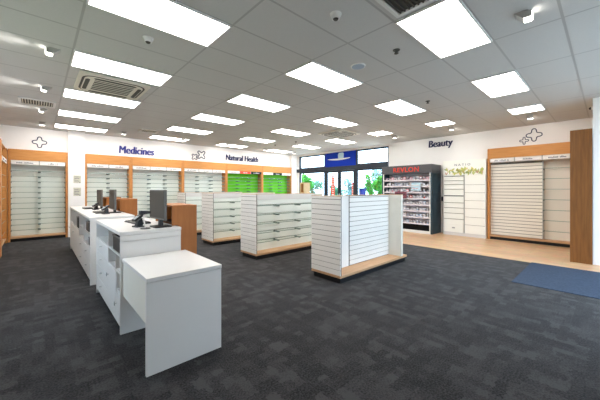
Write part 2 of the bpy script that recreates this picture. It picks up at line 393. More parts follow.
# blue fascia sign behind the door transom: swoosh and emblem
t = thing('transom_sign', 'royal blue sign panel with white swoosh in the transom above the glass doors', 'sign', (XR - .002, 8.1, 2.47))
B(-.012, .03, -.82, .88, 0, .63).build('panel', M['blue'], t, .003)
mb = MB(); pts_u = []; pts_l = []
for i in range(17):
    u = i / 16; yv = .72 - 1.28 * u
    mid = .335 - .015 * math.sin(u * math.pi) + .03 * (u - .5) ** 2
    th = .075 * math.sin(math.pi * min(1, u * .9 + .05)) ** .8
    pts_u.append((yv, mid + th * .35)); pts_l.append((yv, mid - th * .65))
mb.prism(pts_u + pts_l[::-1], 0, -.022, -.012).build('swoosh', M['inkw'], t)
mb = MB(); sh = [(.1, .35), (.12, .52), (.06, .6), (-.16, .6), (-.21, .55), (-.2, .35)]
mb.prism(sh, 0, -.02, -.012).build('emblem', M['palec'], t)

# ------------------------------------------------------------------ ceiling fittings
ROWN = {0: 'row over the counters', 2: 'second row from the counters', 4: 'third row from the counters', 6: 'row nearest the shop front'}
ORD = ['first', 'second', 'third', 'fourth', 'fifth', 'sixth']
def light_panel(x0, y0, wx, wy, label):
    t = thing('ceiling_light', label, 'ceiling light', (x0 + wx / 2, y0 + wy / 2, CEIL - .02), 0, 'flat ceiling light panels')
    a, b = wx / 2 - .006, wy / 2 - .006; f = .016
    MB().box(-a, a, -b, -b + f, 0, .02).box(-a, a, b - f, b, 0, .02).box(-a, -a + f, -b + f, b - f, 0, .02).box(a - f, a, -b + f, b - f, 0, .02).build('frame', M['tbar'], t)
    B(-a + f, a - f, -b + f, b - f, .006, .02).build('diffuser', M['light'], t)
for ci in (0, 2, 4, 6):
    for j in range(6):
        if ci == 0 and j == 0: continue
        wx = .6 if (ci == 6 and j < 3) else 1.2
        n = ORD[j - 1] if ci == 0 else ORD[j]
        light_panel(.325 + 1.2 * ci, .91 + 1.8 * j, wx, .6, '%s ceiling light panel, %s from the front in the %s' % ('square' if wx < 1 else 'oblong', n, ROWN[ci]))

def rounded(r, hx, hy, n=5):
    p = []
    for cx, cy, a0 in ((hx - r, hy - r, 0), (-hx + r, hy - r, 90), (-hx + r, -hy + r, 180), (hx - r, -hy + r, 270)):
        for i in range(n + 1):
            a = R(a0 + 90 * i / n); p.append((cx + r * math.cos(a), cy + r * math.sin(a)))
    return p
def cassette(cx, cy, label):
    t = thing('air_conditioner', label, 'air conditioner', (cx, cy, CEIL - .045), 0, 'ceiling air conditioner cassettes')
    MB().prism(rounded(.03, .48, .48), 2, .012, .0445).build('body', M['acbody'], t, .006)
    MB().prism(rounded(.16, .43, .43), 2, .009, .0122).build('shade_ring', M['duct'], t)  # dark ring painted in for the shadow gap round the raised face
    MB().prism(rounded(.12, .40, .40), 2, .0, .012).build('raised_face', M['acbody'], t, .004)
    mb = MB().box(-.27, .27, -.27, .27, -.004, .004, 1)
    for i in range(6): mb.box(-.27, .27, -.245 + i * .095, -.23 + i * .095, -.012, -.004, 0)
    mb.build('grille', [M['acbody'], M['duct']], t)
    for k in range(4):
        o = MB().prism([(-.26, -.385), (-.29, -.36), (-.27, -.33), (.27, -.33), (.29, -.36), (.26, -.385)], 2, -.006, .002).build('louvre', M['duct'], t)
        o.rotation_euler = (0, 0, R(90 * k))
cassette(.925, 5.71, 'cream ceiling air conditioner with dark grille between light panels above the counters')
cassette(6.925, 5.71, 'ceiling air conditioner cassette near the glass doors')
def grille(x0, x1, y0, y1, label, name='air_vent', n=10, along='y', m='duct'):
    t = thing(name, label, 'air vent', ((x0 + x1) / 2, (y0 + y1) / 2, CEIL - .025))
    a, b = (x1 - x0) / 2, (y1 - y0) / 2; f = min(.04, a * .25, b * .25)
    MB().box(-a, a, -b, -b + f, 0, .025).box(-a, a, b - f, b, 0, .025).box(-a, -a + f, -b + f, b - f, 0, .025).box(a - f, a, -b + f, b - f, 0, .025).build('frame', M['tbar'], t, .003)
    B(-a + f, a - f, -b + f, b - f, .018, .025).build('backing', M[m], t)
    bm_ = M['duct'] if n > 20 else M['acbody']
    mb = MB()
    for i in range(n):
        if along == 'y':
            x = -a + f + (i + .5) * 2 * (a - f) / n; mb.box(x - .006, x + .006, -b + f, b - f, .002, .018)
        else:
            y = -b + f + (i + .5) * 2 * (b - f) / n; mb.box(-a + f, a - f, y - .006, y + .006, .002, .018)
    mb.build('slats', bm_, t)
grille(-.28, .27, 7.5, 8.02, 'louvred square vent in the ceiling at the far left', n=12)
grille(2.2, 2.7, 9.1, 9.55, 'square vent in the ceiling above the blue Medicines lettering', n=8)
grille(1.52, 2.66, .2, 1.44, 'large dark return air grille in the ceiling beside the nearest big light panel', name='return_air_grille', n=26, along='x')

for x, y, lab in ((2.183, 1.84, 'white domed smoke detector in the ceiling beside the large return air grille'), (.935, 3.6, 'white smoke detector in the ceiling between two light panels near the counters')):
    t = thing('smoke_detector', lab, 'smoke detector', (x, y, CEIL - .06), 0, 'smoke detectors')
    MB().cyl((0, 0), .055, .06, .045, .06, 20).build('base', M['tbar'], t)
    MB().cyl((0, 0), .04, .05, .012, .045, 20).build('body', M['tbar'], t)
    MB().cyl((0, 0), .02, .028, 0, .012, 16).build('sensor_cap', M['duct'], t)
t = thing('ceiling_speaker', 'pale blue-grey round speaker flush in the ceiling beside a light panel', 'speaker', (3.335, 2.4, CEIL - .012))
MB().cyl((0, 0), .1, .105, 0, .012, 28).build('rim', M['tbar'], t)
MB().cyl((0, 0), .088, .088, -.003, .002, 28).build('mesh_cover', mat('speaker_cloth', rgb(168, 182, 200), .8, .1), t)
SPK = [(3.306, 1.8, 'small dark sprinkler head in the ceiling next to the round speaker'), (5.68, 2.42, 'small dark sprinkler head in the ceiling before the light panel towards Beauty'),
       (6.96, 7.76, 'small dark sprinkler head in the ceiling behind the far air conditioner'), (6.88, 8.9, 'small dark sprinkler head above the glass doors')]
for x, y, lab in SPK:
    t = thing('sprinkler', lab, 'sprinkler', (x, y, CEIL - .05), 0, 'ceiling sprinkler heads')
    MB().cyl((0, 0), .04, .045, .042, .052, 18).build('escutcheon', M['duct'], t)
    MB().cyl((0, 0), .012, .014, .012, .042, 10).build('head', M['duct'], t)
    MB().cyl((0, 0), .026, .026, .004, .012, 12).build('deflector', M['duct'], t)
def spot(x, y, ang, label, watts=0):
    t = thing('spotlight', label, 'spotlight', (x, y, CEIL - .1), ang, 'small square ceiling spotlights')
    B(-.02, .09, -.06, .06, .088, .1).build('base', M['metal'], t)
    MB().prism([(-.05, .03), (.02, .03), (.08, .088), (-.05, .088)], 1, -.06, .06).build('housing', M['metal'], t, .003)
    MB().box(-.054, -.05, -.05, .05, .036, .082).box(-.045, .015, -.05, .05, .026, .03).build('lamp', M['spot'], t)
    if watts:
        l = bpy.data.lights.new('beam', 'SPOT'); l.energy = watts; l.spot_size = R(130); l.spot_blend = 1.0; l.shadow_soft_size = .06; l.color = (1, .96, .91)
        b = bpy.data.objects.new('beam', l); COL.objects.link(b); b.parent = t
        b.location = (-.13, 0, .02); b.rotation_euler = Vector((1, 0, .55)).to_track_quat('Z', 'Y').to_euler()
WASH = 17
spot(.12, 4.7, 0, 'nearest of the three small square spotlights at the left of the ceiling', WASH)
spot(.09, 6.52, 0, 'second of the three small square spotlights at the left of the ceiling', WASH)
spot(.07, 8.35, 0, 'farthest of the three small square spotlights at the left, beside the louvred vent', WASH)
spot(3.55, .55, R(95), 'square spotlight in the ceiling right of the biggest light panel')
spot(8.60, 1.25, R(180), 'small spotlight beside the square light panel over the cream wall unit', WASH)
spot(8.60, 3.0, R(180), 'small spotlight in the ceiling above the Beauty lettering', WASH)
spot(8.60, 4.75, R(180), 'small spotlight in the ceiling by the corner of the window glazing and the Beauty wall', WASH)
for x, lab in ((.08, 'small spotlight by the back wall above the lone plus emblem'), (1.93, 'small spotlight by the back wall left of the Medicines lettering'), (3.7, 'added small spotlight by the back wall right of the Medicines lettering'), (5.4, 'added small spotlight by the back wall left of the Natural Health lettering'),
               (7.2, 'small spotlight by the back wall above the Natural Health lettering'), (8.9, 'small spotlight by the back wall in the corner next to the glazing')):
    spot(x, 10.05, R(-90), lab, WASH * .8)  # row filled out with added washers to brighten the back wall
t = thing('wall_sensor', 'small dark sensor high on the white wall above the tall brown panel', 'sensor', (8.3, .2, 3.1))
MB().tube((0, 0, 0), (0, .03, 0), .035, n=14).build('base', M['acbody'], t); MB().tube((0, .03, 0), (0, .06, -.01), .026, .02, n=14).build('lens', M['duct'], t)

# ------------------------------------------------------------------ wall lettering and emblems
o = text('wall_lettering', 'Medicines', M['navy'], None, (2.0, 11.15 - .012, 2.66), ROT_N, 1.07, .25, .012, 0, .08, 1.0, .02); tag(o, 'blue Medicines lettering on the white wall above the timber band', 'lettering')
o = text('wall_lettering', 'Natural Health', M['navyd'], None, (5.93, 11.15 - .012, 2.70), ROT_N, 1.66, .24, .012, 0, .08, 1.0, .02); tag(o, 'navy Natural Health lettering on the wall above the green shelving', 'lettering')
o = text('wall_lettering', 'Beauty', M['navyd'], None, (XR - .012, 4.19, 2.80), ROT_E, .76, .30, .012, 0, .08, 1.0, .018); tag(o, 'navy Beauty lettering on the wall above the dark makeup stand', 'lettering')
def cross_outline(r, arm, n=6):
    """outline of a plus sign with rounded arm ends and rounded inner corners"""
    p = []
    for k in range(4):
        a0 = k * math.pi / 2
        c, s = math.cos(a0), math.sin(a0)
        loc = [(arm * 1.25, -arm * .92)]
        for i in range(n + 1):
            a = -math.pi / 2 + math.pi * i / n
            loc.append((r - arm * .8 + math.cos(a) * arm * .8, math.sin(a) * arm * .8))
        loc.append((arm * 1.25, arm * .92))
        p += [(x * c - y * s, x * s + y * c) for x, y in loc]
    return p
def emblem(loc, rot, r, arm, spin, label, m, stroke=.016):
    p = cross_outline(r, arm); n = len(p); mb = MB()
    ca, sa = math.cos(spin), math.sin(spin)
    p = [(x * ca - y * sa, x * sa + y * ca) for x, y in p]
    for i in range(n):
        a = Vector(p[i]); b = Vector(p[(i + 1) % n]); d = (b - a)
        if d.length < 1e-5: continue
        d.normalize(); q = Vector((-d.y, d.x)) * stroke * .5; e = d * stroke * .3
        mb.prism([tuple(a + q - e), tuple(b + q + e), tuple(b - q + e), tuple(a - q - e)], 2, -.006, .006)
    o = mb.build('cross_emblem', m); o.location = loc; o.rotation_euler = rot
    tag(o, label, 'wall emblem')
emblem((.035, 11.1451, 2.80), ROT_N, .155, .055, 0, 'navy outlined plus emblem alone on the wall above the far left shelving', M['navyd'], .022)
emblem((4.86, 11.1451, 2.83), ROT_N, .19, .06, R(45), 'larger of the two tilted cross emblems between Medicines and Natural Health', M['navyd'], .03)
emblem((4.58, 11.1451, 2.73), ROT_N, .13, .045, R(45), 'smaller of the two tilted cross emblems between Medicines and Natural Health', M['navyd'], .026)
emblem((XR - .005, 1.36, 2.92), ROT_E, .17, .06, 0, 'larger navy plus emblem on the wall above the right-hand timber wall unit', M['navyd'], .022)
emblem((XR - .005, 1.575, 2.79), ROT_E, .10, .028, 0, 'smaller star-like cross emblem beside the larger plus above the cream wall unit', M['navyd'], .016)

# notices and small fittings on the pillar
for k, (z0, z1, lab) in enumerate(((1.63, 1.86, 'upper of two small printed notices on the white pillar'), (1.24, 1.49, 'lower of two small printed notices on the white pillar'))):
    t = thing('notice', lab, 'notice', (.88, 10.97, z0))
    B(-.09, .09, -.004, .001, 0, z1 - z0).build('sheet', M['paper'], t)
    mb = MB()
    for i in range(4): mb.box(-.07, .05 - .02 * (i % 2), -.006, -.004, .03 + i * .05, .045 + i * .05)
    mb.box(.05, .075, -.006, -.004, .01, .03)
    mb.build('print', M['ink'], t)

# ------------------------------------------------------------------ wall shelving
def wall_unit(label, loc, rz, W, bays, zs, group=None, back=None, backs=None, signs=None, depth=.33, ledge=.05, redge=.05, fascia=True, zt=2.545, slatbays=0, wood='wood', name='wall_shelving', inks=None, deckm='deck', zf=2.245):
    t = thing(name, label, 'shelving', loc, rz, group)
    iw = W - ledge - redge; bw = iw / bays
    B(0, ledge, 0, depth, 0, zt).build('upright', M[wood], t, .002)
    B(W - redge, W, 0, depth, 0, zt).build('upright', M[wood], t, .002)
    if fascia:
        B(ledge, W - redge, -.004, .02, zf, zt + .001).build('fascia', M['woodh'], t, .002)
    B(ledge, W - redge, .02, depth, zt - .02, zt).build('top_panel', M['woodh'], t)
    bk = back or M['back']
    B(ledge, W - redge, depth - .02, depth, .08, zt - .02).build('back_panel', bk, t)
    B(ledge, W - redge, .015, depth - .02, .085, .125).build('base_deck', M[deckm], t, .002)
    B(ledge, W - redge, .06, depth, 0, .085).build('kick_board', M['black'], t)
    for i in range(bays):
        x0 = ledge + i * bw + .015; x1 = ledge + (i + 1) * bw - .015
        sm = signs[i] if signs else M['sign']
        sgn = B(x0, x1, .004, .02, zf - .115, zf - .008).build('header_sign', sm, t, .002)
        ink = M['inkw'] if sm in (M['signred'], M['signblack']) else M['ink']
        n = 14 if bw > .5 else 10
        fr = .62 if (i % 2 == 0) else .4
        xm = (x0 + x1) / 2; hw = (x1 - x0) * fr / 2
        marks(xm - hw, xm + hw, .004, zf - .085, .045, n, seed=int(W * 100) + i).build('print', ink, sgn)
        if i: B(ledge + i * bw - .012, ledge + i * bw + .012, .002, .03, zf - .12, zf).build('sign_bracket', M['metal'], t)
    xs0 = ledge
    if slatbays:
        xs0 = ledge + slatbays * bw
        mb = MB().box(ledge, xs0 - .01, depth - .16, depth - .155, .14, 2.19, 1)
        z = .14
        while z < 2.16:
            mb.box(ledge, xs0 - .01, depth - .172, depth - .16, z, z + .074); z += .088
        mb.build('slatwall_panel', [M['cream'], M['groove']], t)
        B(xs0 - .01, xs0 + .01, depth - .17, depth - .02, .14, 2.19).build('divider_strip', M['metal'], t)
        B(ledge + .02, xs0 - .03, .04, depth - .175, 1.84, 1.848).build('shelf', [M['glass']], t)
    sb = bays - slatbays
    for z in zs:
        s = B(xs0 + .006, W - redge - .006, .03, depth - .022, z, z + .012, front=1).build('shelf', [M['glass'], M['gedge']], t)
        for i in range(sb + 1):
            xb = xs0 + i * bw
            if i == 0: xb += .012
            if i == sb: xb -= .012
            e = .03 if 0 < i < sb else .007
            B(xb - e, xb + e, .05 if e > .01 else .1, depth - .022, z - .028, z - .002).build('bracket', M['bracket'], s)
    return t
Z12 = [.30 + .150 * i for i in range(12)]
MG = 'timber framed shelving along the white back wall'
wall_unit('far left timber framed shelving with empty glass shelves left of the white pillar', (-.605, 11.0, 0), 0, 1.268, 2, Z12, MG)
wall_unit('timber framed empty shelving just right of the white pillar', (1.07, 11.0, 0), 0, 1.255, 2, Z12, MG)
wall_unit('timber framed empty shelving under the Medicines lettering, behind the nearest monitor', (2.327, 11.0, 0), 0, 1.742, 3, Z12, MG)
wall_unit('timber framed white shelving with three signs left of the green shelving', (4.071, 11.0, 0), 0, 1.827, 3, Z12, MG)
wall_unit('bright green backed shelving with white, red and black signs', (5.9, 11.0, 0), 0, 1.852, 3, Z12, MG, back=M['green'], signs=[M['sign'], M['signred'], M['signblack']])
wall_unit('bright green backed shelving at the right end by the shop front', (7.754, 11.0, 0), 0, 1.81, 3, Z12, MG, back=M['green'], signs=[M['sign'], M['signblack'], M['sign']])
# left wall unit (seen edge-on at the left border), faces +X
t = wall_unit('timber shelving along the left wall, cut by the left edge of the photo', (-.61, 8.95, 0), R(90), 2.02, 3, Z12[::2], None, depth=.32, fascia=False)
o = B(-.93, -.575, 8.62, 8.93, 0, 2.51).build('end_panel', M['wood'], None, .003); o.name = 'timber_column'
tag(o, 'plain timber column at the extreme left edge of the photo', 'timber panel')

# beauty wall unit (faces -X)
wall_unit('cream timber framed wall unit with slatted bays and glass shelves beside the tall brown panel', (9.60, 2.37, 0), R(-90), 1.84, 3, [.36 + .27 * i for i in range(7)], None, back=M['cream'], depth=.3, zt=2.61, slatbays=2, redge=.04, zf=2.325)
# tall brown end panel with its return run of shelving against the return wall
t = thing('end_shelving', 'tall brown timber end panel beside the pale wall end', 'shelving', (7.78, .2, 0))
B(0, .04, 0, .31, 0, 2.61).build('end_panel', M['woodd'], t, .002)
B(.04, 1.78, 0, .02, .1, 2.5).build('back_panel', M['cream'], t)
B(.04, 1.78, .02, .29, 0, .1).build('base', M['black'], t)
B(.04, 1.78, .02, .31, 2.4, 2.5).build('fascia', M['woodh'], t)
for z in (.5, .9, 1.3, 1.7, 2.1): B(.05, 1.77, .02, .28, z, z + .01).build('shelf', [M['glass']], t)

# ------------------------------------------------------------------ gondolas
def slats_x(mb, x, y0, y1, z0, z1, out, pitch=.0835):
    """slat face on a panel that looks along X; out = -1 looks to -X"""
    a, b = (x, x - .012) if out < 0 else (x, x + .012)
    z = z0
    while z < z1 - .01:
        mb.box(min(a, b), max(a, b), y0, y1, z, min(z + pitch - .009, z1), 0); z += pitch
def slats_y(mb, y, x0, x1, z0, z1, out, pitch=.0835):
    a, b = (y, y - .012) if out < 0 else (y, y + .012)
    z = z0
    while z < z1 - .01:
        mb.box(x0, x1, min(a, b), max(a, b), z, min(z + pitch - .009, z1), 0); z += pitch
GG = 'white display gondolas on the carpet'
def gondola(label, x, y, L, W, style, foot=.1):
    t = thing('display_gondola', label, 'gondola', (x, y, 0), 0, GG)
    H = 1.335; zd = .125
    MB().box(.03, L + foot - .03, .025, W - .025, 0, .085).build('plinth', M['black'], t, .004)
    B(.0, L + foot, 0.0, W, .085, zd - .012).build('deck_edge', M['deck'], t, .002)
    B(.014, L + foot, -.004, W + .004, zd - .012, zd).build('deck', M['deck'], t)
    mb = MB().box(.012, .03, 0, W, zd, H, 1)
    slats_x(mb, .012, 0, W, zd, H, -1)
    mb.build('end_panel', [M['slat'], M['groove']], t)
    B(L - .07, L, 0, W, zd, H).build('end_gable', M['offwhite'], t, .003)
    B(.03, L - .07, W / 2 - .05, W / 2 + .05, H, H + .008).build('top_cap', M['deck'], t, .002)
    B(0, .03, 0, W, H, H + .008).build('end_cap', M['deck'], t); B(L - .07, L, 0, W, H, H + .008).build('end_cap', M['deck'], t)
    c0, c1 = W / 2 - .03, W / 2 + .03
    if style == 'slat':
        mb = MB().box(.03, L - .07, c0, c1, zd, H, 2)
        for s, yy in ((-1, c0), (1, c1)):
            mb.box(.57, L - .07, min(yy, yy + s * .002), max(yy, yy + s * .002), zd, H, 1)
            slats_y(mb, yy, .585, L - .075, zd + .012, H - .012, s)
        mb.build('slatwall_panel', [M['slat'], M['groove'], M['slat']], t)
    else:
        B(.03, L - .07, c0, c1, zd, H).build('back_panel', M['back'], t)
        for s in (-1, 1):
            yA = c0 - .015 if s < 0 else c1
            B(.03, L - .07, yA, yA + .015, H - .125, H).build('header_panel', M['white'], t)
            n = 3; bw = (L - .1) / n
            for z in (.30, .49, .68, .87, 1.06):
                z += .035
                ya, yb = (.03, c0) if s < 0 else (c1, W - .03)
                sh = MB()
                sh.box(.034, L - .074, ya, yb, z, z + .014)
                k = len(sh.m)
                for q in (2, 4): sh.m[q] = 1
                so = sh.build('shelf', [M['glass'], M['gedge']], t)
                for i in range(1, n):
                    xb = .03 + bw * i
                    B(xb - .02, xb + .02, ya + .06 if s < 0 else ya, yb if s < 0 else yb - .06, z - .03, z - .002).build('bracket', M['bracket'], so)
    return t
gondola('nearest white gondola, slatted along its whole side, on a dark plinth', 3.37, 2.75, 1.94, .62, 'slat', .16)
gondola('second white gondola, with glass shelves, partly hidden by the nearest slatted one', 3.25, 4.84, 2.0, .59, 'shelf')
gondola('third white gondola with glass shelves, behind the second one', 3.26, 6.81, 2.0, .65, 'shelf')
gondola('farthest white gondola, seen behind the orange timber screen near the counters', 3.28, 8.72, 2.0, .62, 'shelf')

# ------------------------------------------------------------------ counters
CX0, CX1 = .60, 1.19
def counter(label, y0, y1, cols, group, cx=CX0):
    """staff side (-X) with cubbies, drawers and doors; local origin at the staff-side near corner"""
    L = y1 - y0; W = CX1 - CX0; H = 1.02
    t = thing('service_counter', label, 'counter', (cx, y0, 0), 0, group)
    B(-.006, W + .004, -.004, L, H - .035, H).build('worktop', M['white'], t, .003)
    B(0, W, -.004, .014, H - .095, H - .037).build('end_fascia', M['white'], t, .002)
    B(0, W, 0, .022, 0, H - .097).build('end_panel', M['white'], t, .002)
    B(0, W, L - .022, L - .002, 0, H - .035).build('end_panel', M['white'], t, .002)
    B(W - .02, W, .022, L - .022, 0, H - .035).build('back_panel', M['white'], t)
    B(.05, .065, .022, L - .022, 0, .07).build('kick_board', M['black'], t)
    B(.004, W - .02, .022, L - .022, .07, .088).build('bottom_board', M['white'], t)
    y = .022; tot = L - .044
    for ci, (fr, items) in enumerate(cols):
        ya = y; yb = y + tot * fr; y = yb
        if ci < len(cols) - 1: B(.004, W - .02, yb - .009, yb + .009, .088, H - .037).build('divider', M['white'], t)
        a, b = ya + .011, yb - .011
        for it in items:
            k = it[0]
            if k == 'shelf':
                B(.006, W - .022, a, b, it[1] - .009, it[1] + .009).build('shelf_board', M['white'], t)
            elif k == 'cubby_div':
                B(.006, W - .022, it[1] - y0 - .008, it[1] - y0 + .008, it[2], it[3]).build('divider', M['white'], t)
            elif k == 'drawer':
                d = B(.0, .02, a - .006, b + .006, it[1] + .002, it[2] - .002).build('drawer', M['white'], t, .002)
                ym = (a + b) / 2; zm = (it[1] + it[2]) / 2 + .03
                MB().tube((-.022, ym - .02, zm), (-.022, ym + .02, zm), .005).tube((0, ym - .018, zm), (-.022, ym - .018, zm), .004).tube((0, ym + .018, zm), (-.022, ym + .018, zm), .004).build('handle', M['metal'], d)
            elif k == 'door':
                ya_, yb_ = (it[3] - y0, it[4] - y0) if len(it) > 3 else (a - .006, b + .006)
                d = B(.0, .02, ya_, yb_, it[1] + .002, it[2] - .002).build('door', M['white'], t, .002)
                MB().tube((-.022, yb_ - .04, it[2] - .14), (-.022, yb_ - .04, it[2] - .1), .005).tube((0, yb_ - .04, it[2] - .12), (-.022, yb_ - .04, it[2] - .12), .004).build('handle', M['metal'], d)
    return t
Y2a, Y2b = 3.28, 4.86
ymid = Y2a + .022 + (Y2b - Y2a - .044) * .42
counter('nearer white service counter standing behind the low white desk', Y2a, Y2b, [
    (.42, [('shelf', .775), ('shelf', .595), ('cubby_div', 3.56, .604, .766), ('shelf', .40), ('door', .088, .59, 3.50, ymid - .005), ('cubby_div', 3.49, .1, .59), ('door', .088, .39, 3.305, 3.485)]),
    (.58, [('shelf', .775), ('drawer', .60, .765), ('drawer', .43, .60), ('drawer', .26, .43), ('drawer', .088, .26)]),
], 'white service counters')
Y1a, Y1b = 5.27, 8.85
counter('farther white service counter with two monitors, beyond the gap in the counter run', Y1a, Y1b, [
    (.22, [('shelf', .76), ('shelf', .56), ('cubby_div', 5.62, .57, .75), ('drawer', .32, .55), ('drawer', .088, .32)]),
    (.22, [('shelf', .76), ('shelf', .56), ('drawer', .32, .55), ('drawer', .088, .32)]),
    (.28, [('shelf', .66), ('door', .088, .65)]),
    (.28, [('shelf', .66), ('cubby_div', 8.2, .67, .95), ('door', .088, .65)]),
], 'white service counters', CX0 - .025)
# low desk in front
t = thing('desk', 'low white open desk with solid front panel, nearest the camera', 'desk', (.612, 2.395, 0))
B(0, .624, 0, .87, .727, .76).build('desktop', M['white'], t, .003)
B(.0, .624, .009, .038, 0, .723).build('end_panel', M['white'], t, .002)
B(.012, .03, .034, .868, .385, .726).build('side_panel', M['offwhite'], t, .002)
B(.594, .612, .034, .868, .385, .726).build('side_panel', M['offwhite'], t, .002)

# timber privacy screens on the customer side
def screen(label, y0, L):
    t = thing('privacy_screen', label, 'timber screen', (1.13, y0, 0), 0, 'orange timber privacy screens along the counters')
    o, e = .072, .29; z0, z1 = 1.03, 1.26
    prof = [(o, 0), (e, 0), (e, z1), (0, z1), (0, z0), (o, z0)]
    MB().prism([(x, z) for x, z in prof], 1, 0, .02).build('front_panel', M['wood2'], t, .002)
    MB().prism([(x, z) for x, z in prof], 1, L - .02, L).build('rear_panel', M['wood2'], t, .002)
    B(e - .02, e, .02, L - .02, 0, z1 - .02).build('side_panel', M['wood2'], t)
    B(0, e, .02, L - .02, z1 - .02, z1).build('top_panel', M['wood2'], t)
    B(o + .0, e - .02, .02, L - .02, z0, z0 + .015).build('inner_shelf', M['shadein'], t)
    B(e - .035, e - .021, .02, L - .02, z0 + .015, z1 - .021).build('shade_lining', M['shadein'], t)  # dark colour supplies the shade inside the open box
screen('nearest orange timber screen beside the large monitor', 3.39, .62)
screen('middle orange timber screen on the farther counter, right of the second monitor', 6.2, .62)
screen('farthest orange timber screen, between the two far monitors', 7.66, .5)

# ------------------------------------------------------------------ counter equipment
MZ = 1.02
def monitor(label, x, yc, rz, w, h, ztop=1.44, tilt=0):
    t = thing('monitor', label, 'monitor', (x, yc, MZ), rz, 'counter monitors')
    z1 = ztop - MZ
    MB().prism([(-.02, -.02), (.02, -.02), (.02, .02), (-.02, .02)], 2, .012, z1 - h * .4).build('stand', M['blackp'], t)
    MB().prism(rounded(.03, .09, .11), 2, 0, .012).build('base', M['blackp'], t, .002)
    s = B(-.045, -.015, -w / 2, w / 2, z1 - h, z1).build('housing', M['greyp'], t, .004)
    B(-.048, -.0445, -w / 2 + .012, w / 2 - .012, z1 - h + .018, z1 - .012).build('screen', M['screen'], s)
monitor('nearest and largest dark monitor on the nearer counter', 1.03, 3.46, R(4), .43, .33)
monitor('dark monitor on the far counter before the middle orange screen', 1.03, 6.10, 0, .50, .36)
monitor('farthest dark monitor on the far counter', 1.03, 7.58, 0, .60, .36, 1.435)
def keyboard(label, x, y, rz):
    t = thing('keyboard', label, 'keyboard', (x, y, MZ), rz, 'counter keyboards')
    MB().prism([(-.08, 0), (.08, 0), (.08, .022), (-.08, .012)], 1, -.22, .22).build('base', M['blackp'], t, .003)
    mb = MB()
    for i in range(5):
        for j in range(14):
            x0 = -.072 + i * .029; y0 = -.21 + j * .03; z0 = .013 + .01 * (x0 + .08) / .16
            mb.box(x0, x0 + .024, y0, y0 + .025, z0, z0 + .008)
    mb.build('keys', M['greyp'], t)
keyboard('dark keyboard on the nearer counter in front of the large monitor', .93, 4.06, R(6))
keyboard('dark keyboard on the far counter in front of the second monitor', .82, 6.25, 0)
keyboard('farthest dark keyboard at the far end of the far counter', .80, 7.75, 0)
def terminal(label, x, y, rz):
    t = thing('card_terminal', label, 'card terminal', (x, y, MZ), rz, 'card terminals')
    MB().prism(rounded(.02, .05, .06), 2, 0, .012).build('base', M['blackp'], t)
    MB().prism([(-.03, .012), (.035, .012), (.03, .10), (-.01, .075)], 1, -.03, .03).build('stand', M['blackp'], t)
    b = MB().prism([(-.05, .06), (.05, .13), (.04, .155), (-.06, .085)], 1, -.042, .042).build('body', M['blackp'], t, .006)
    MB().prism([(-.005, .1235), (.032, .1495), (.0315, .1515), (-.0065, .1255)], 1, -.032, .032).build('display', M['greyp'], b)
    mb = MB()
    for i in range(4):
        for j in range(3):
            x0 = -.052 + i * .011; z0 = .0905 + i * .0077
            mb.box(x0, x0 + .007, -.026 + j * .02, -.014 + j * .02, z0, z0 + .006)
    mb.build('keypad', M['inkw'], b)
terminal('black card terminal at the foot of the large monitor', .84, 3.62, R(15))
terminal('black card terminal at the foot of the second monitor', .86, 5.87, R(10))
terminal('black card terminal at the foot of the farthest monitor', .88, 7.2, R(10))
t = thing('barcode_scanner', 'barcode scanner on a pale upright stand in front of the large monitor', 'scanner', (.85, 3.38, MZ), R(10))
MB().cyl((0, 0), .05, .045, 0, .014, 20).build('base', M['greyp'], t)
MB().tube((0, 0, .014), (-.02, 0, .14), .007).tube((-.02, 0, .14), (.01, 0, .17), .007, .006).build('stand', M['tbar'], t)
MB().prism([(-.06, .155), (.05, .165), (.05, .19), (-.06, .2)], 1, -.025, .025).build('head', M['blackp'], t, .006)

def basket(label, x, y, z, w, d, h):
    t = thing('basket', label, 'basket', (x, y, z), 0, 'dark baskets in the counter cubbies')
    mb = MB().box(0, d, -w / 2, w / 2, 0, .008).box(0, .008, -w / 2, w / 2, .008, h).box(d - .008, d, -w / 2, w / 2, .008, h).box(.008, d - .008, -w / 2, -w / 2 + .008, .008, h).box(.008, d - .008, w / 2 - .008, w / 2, .008, h)
    mb.build('body', M['blackp'], t, .002)
    MB().box(-.006, .014, -w / 2 - .004, w / 2 + .004, h, h + .012).box(d - .014, d + .004, -w / 2, w / 2, h, h + .012).box(.014, d - .014, -w / 2, -w / 2 + .012, h, h + .012).box(.014, d - .014, w / 2 - .012, w / 2, h, h + .012).build('rim', M['greyp'], t, .002)
basket('dark basket in the top cubby of the nearer counter', CX0 + .015, 3.56, .7845, .36, .4, .15)
basket('dark basket in the top cubby of the farther counter, near its front end', CX0 - .01, 5.72, .7695, .34, .4, .14)
basket('dark basket in the second cubby of the farther counter', CX0 - .01, 5.46, .5695, .24, .4, .11)
basket('dark basket in the top cubby at the far end of the farther counter', CX0 - .01, 7.3, .6695, .3, .4, .2)

# ------------------------------------------------------------------ makeup stand (faces -X)
SW = 1.79
t = thing('makeup_stand', 'dark makeup stand with red lettering on its header, full of small packs', 'display stand', (9.20, 5.575, 0), R(-90))
B(0, .05, 0, .71, 0, 1.975).build('side_panel', M['teal'], t, .003)
B(SW - .05, SW, 0, .71, 0, 1.975).build('side_panel', M['teal'], t, .003)
B(0, SW, -.01, .71, 1.975, 2.25).build('header', M['charcoal'], t, .004)
lt = text('lettering', 'REVLON', M['red'], t, (.47, -.022, 2.025), ROT_N, .90, .16, .012, .008, 0, 1.12); lt['label'] = 'red capital lettering'

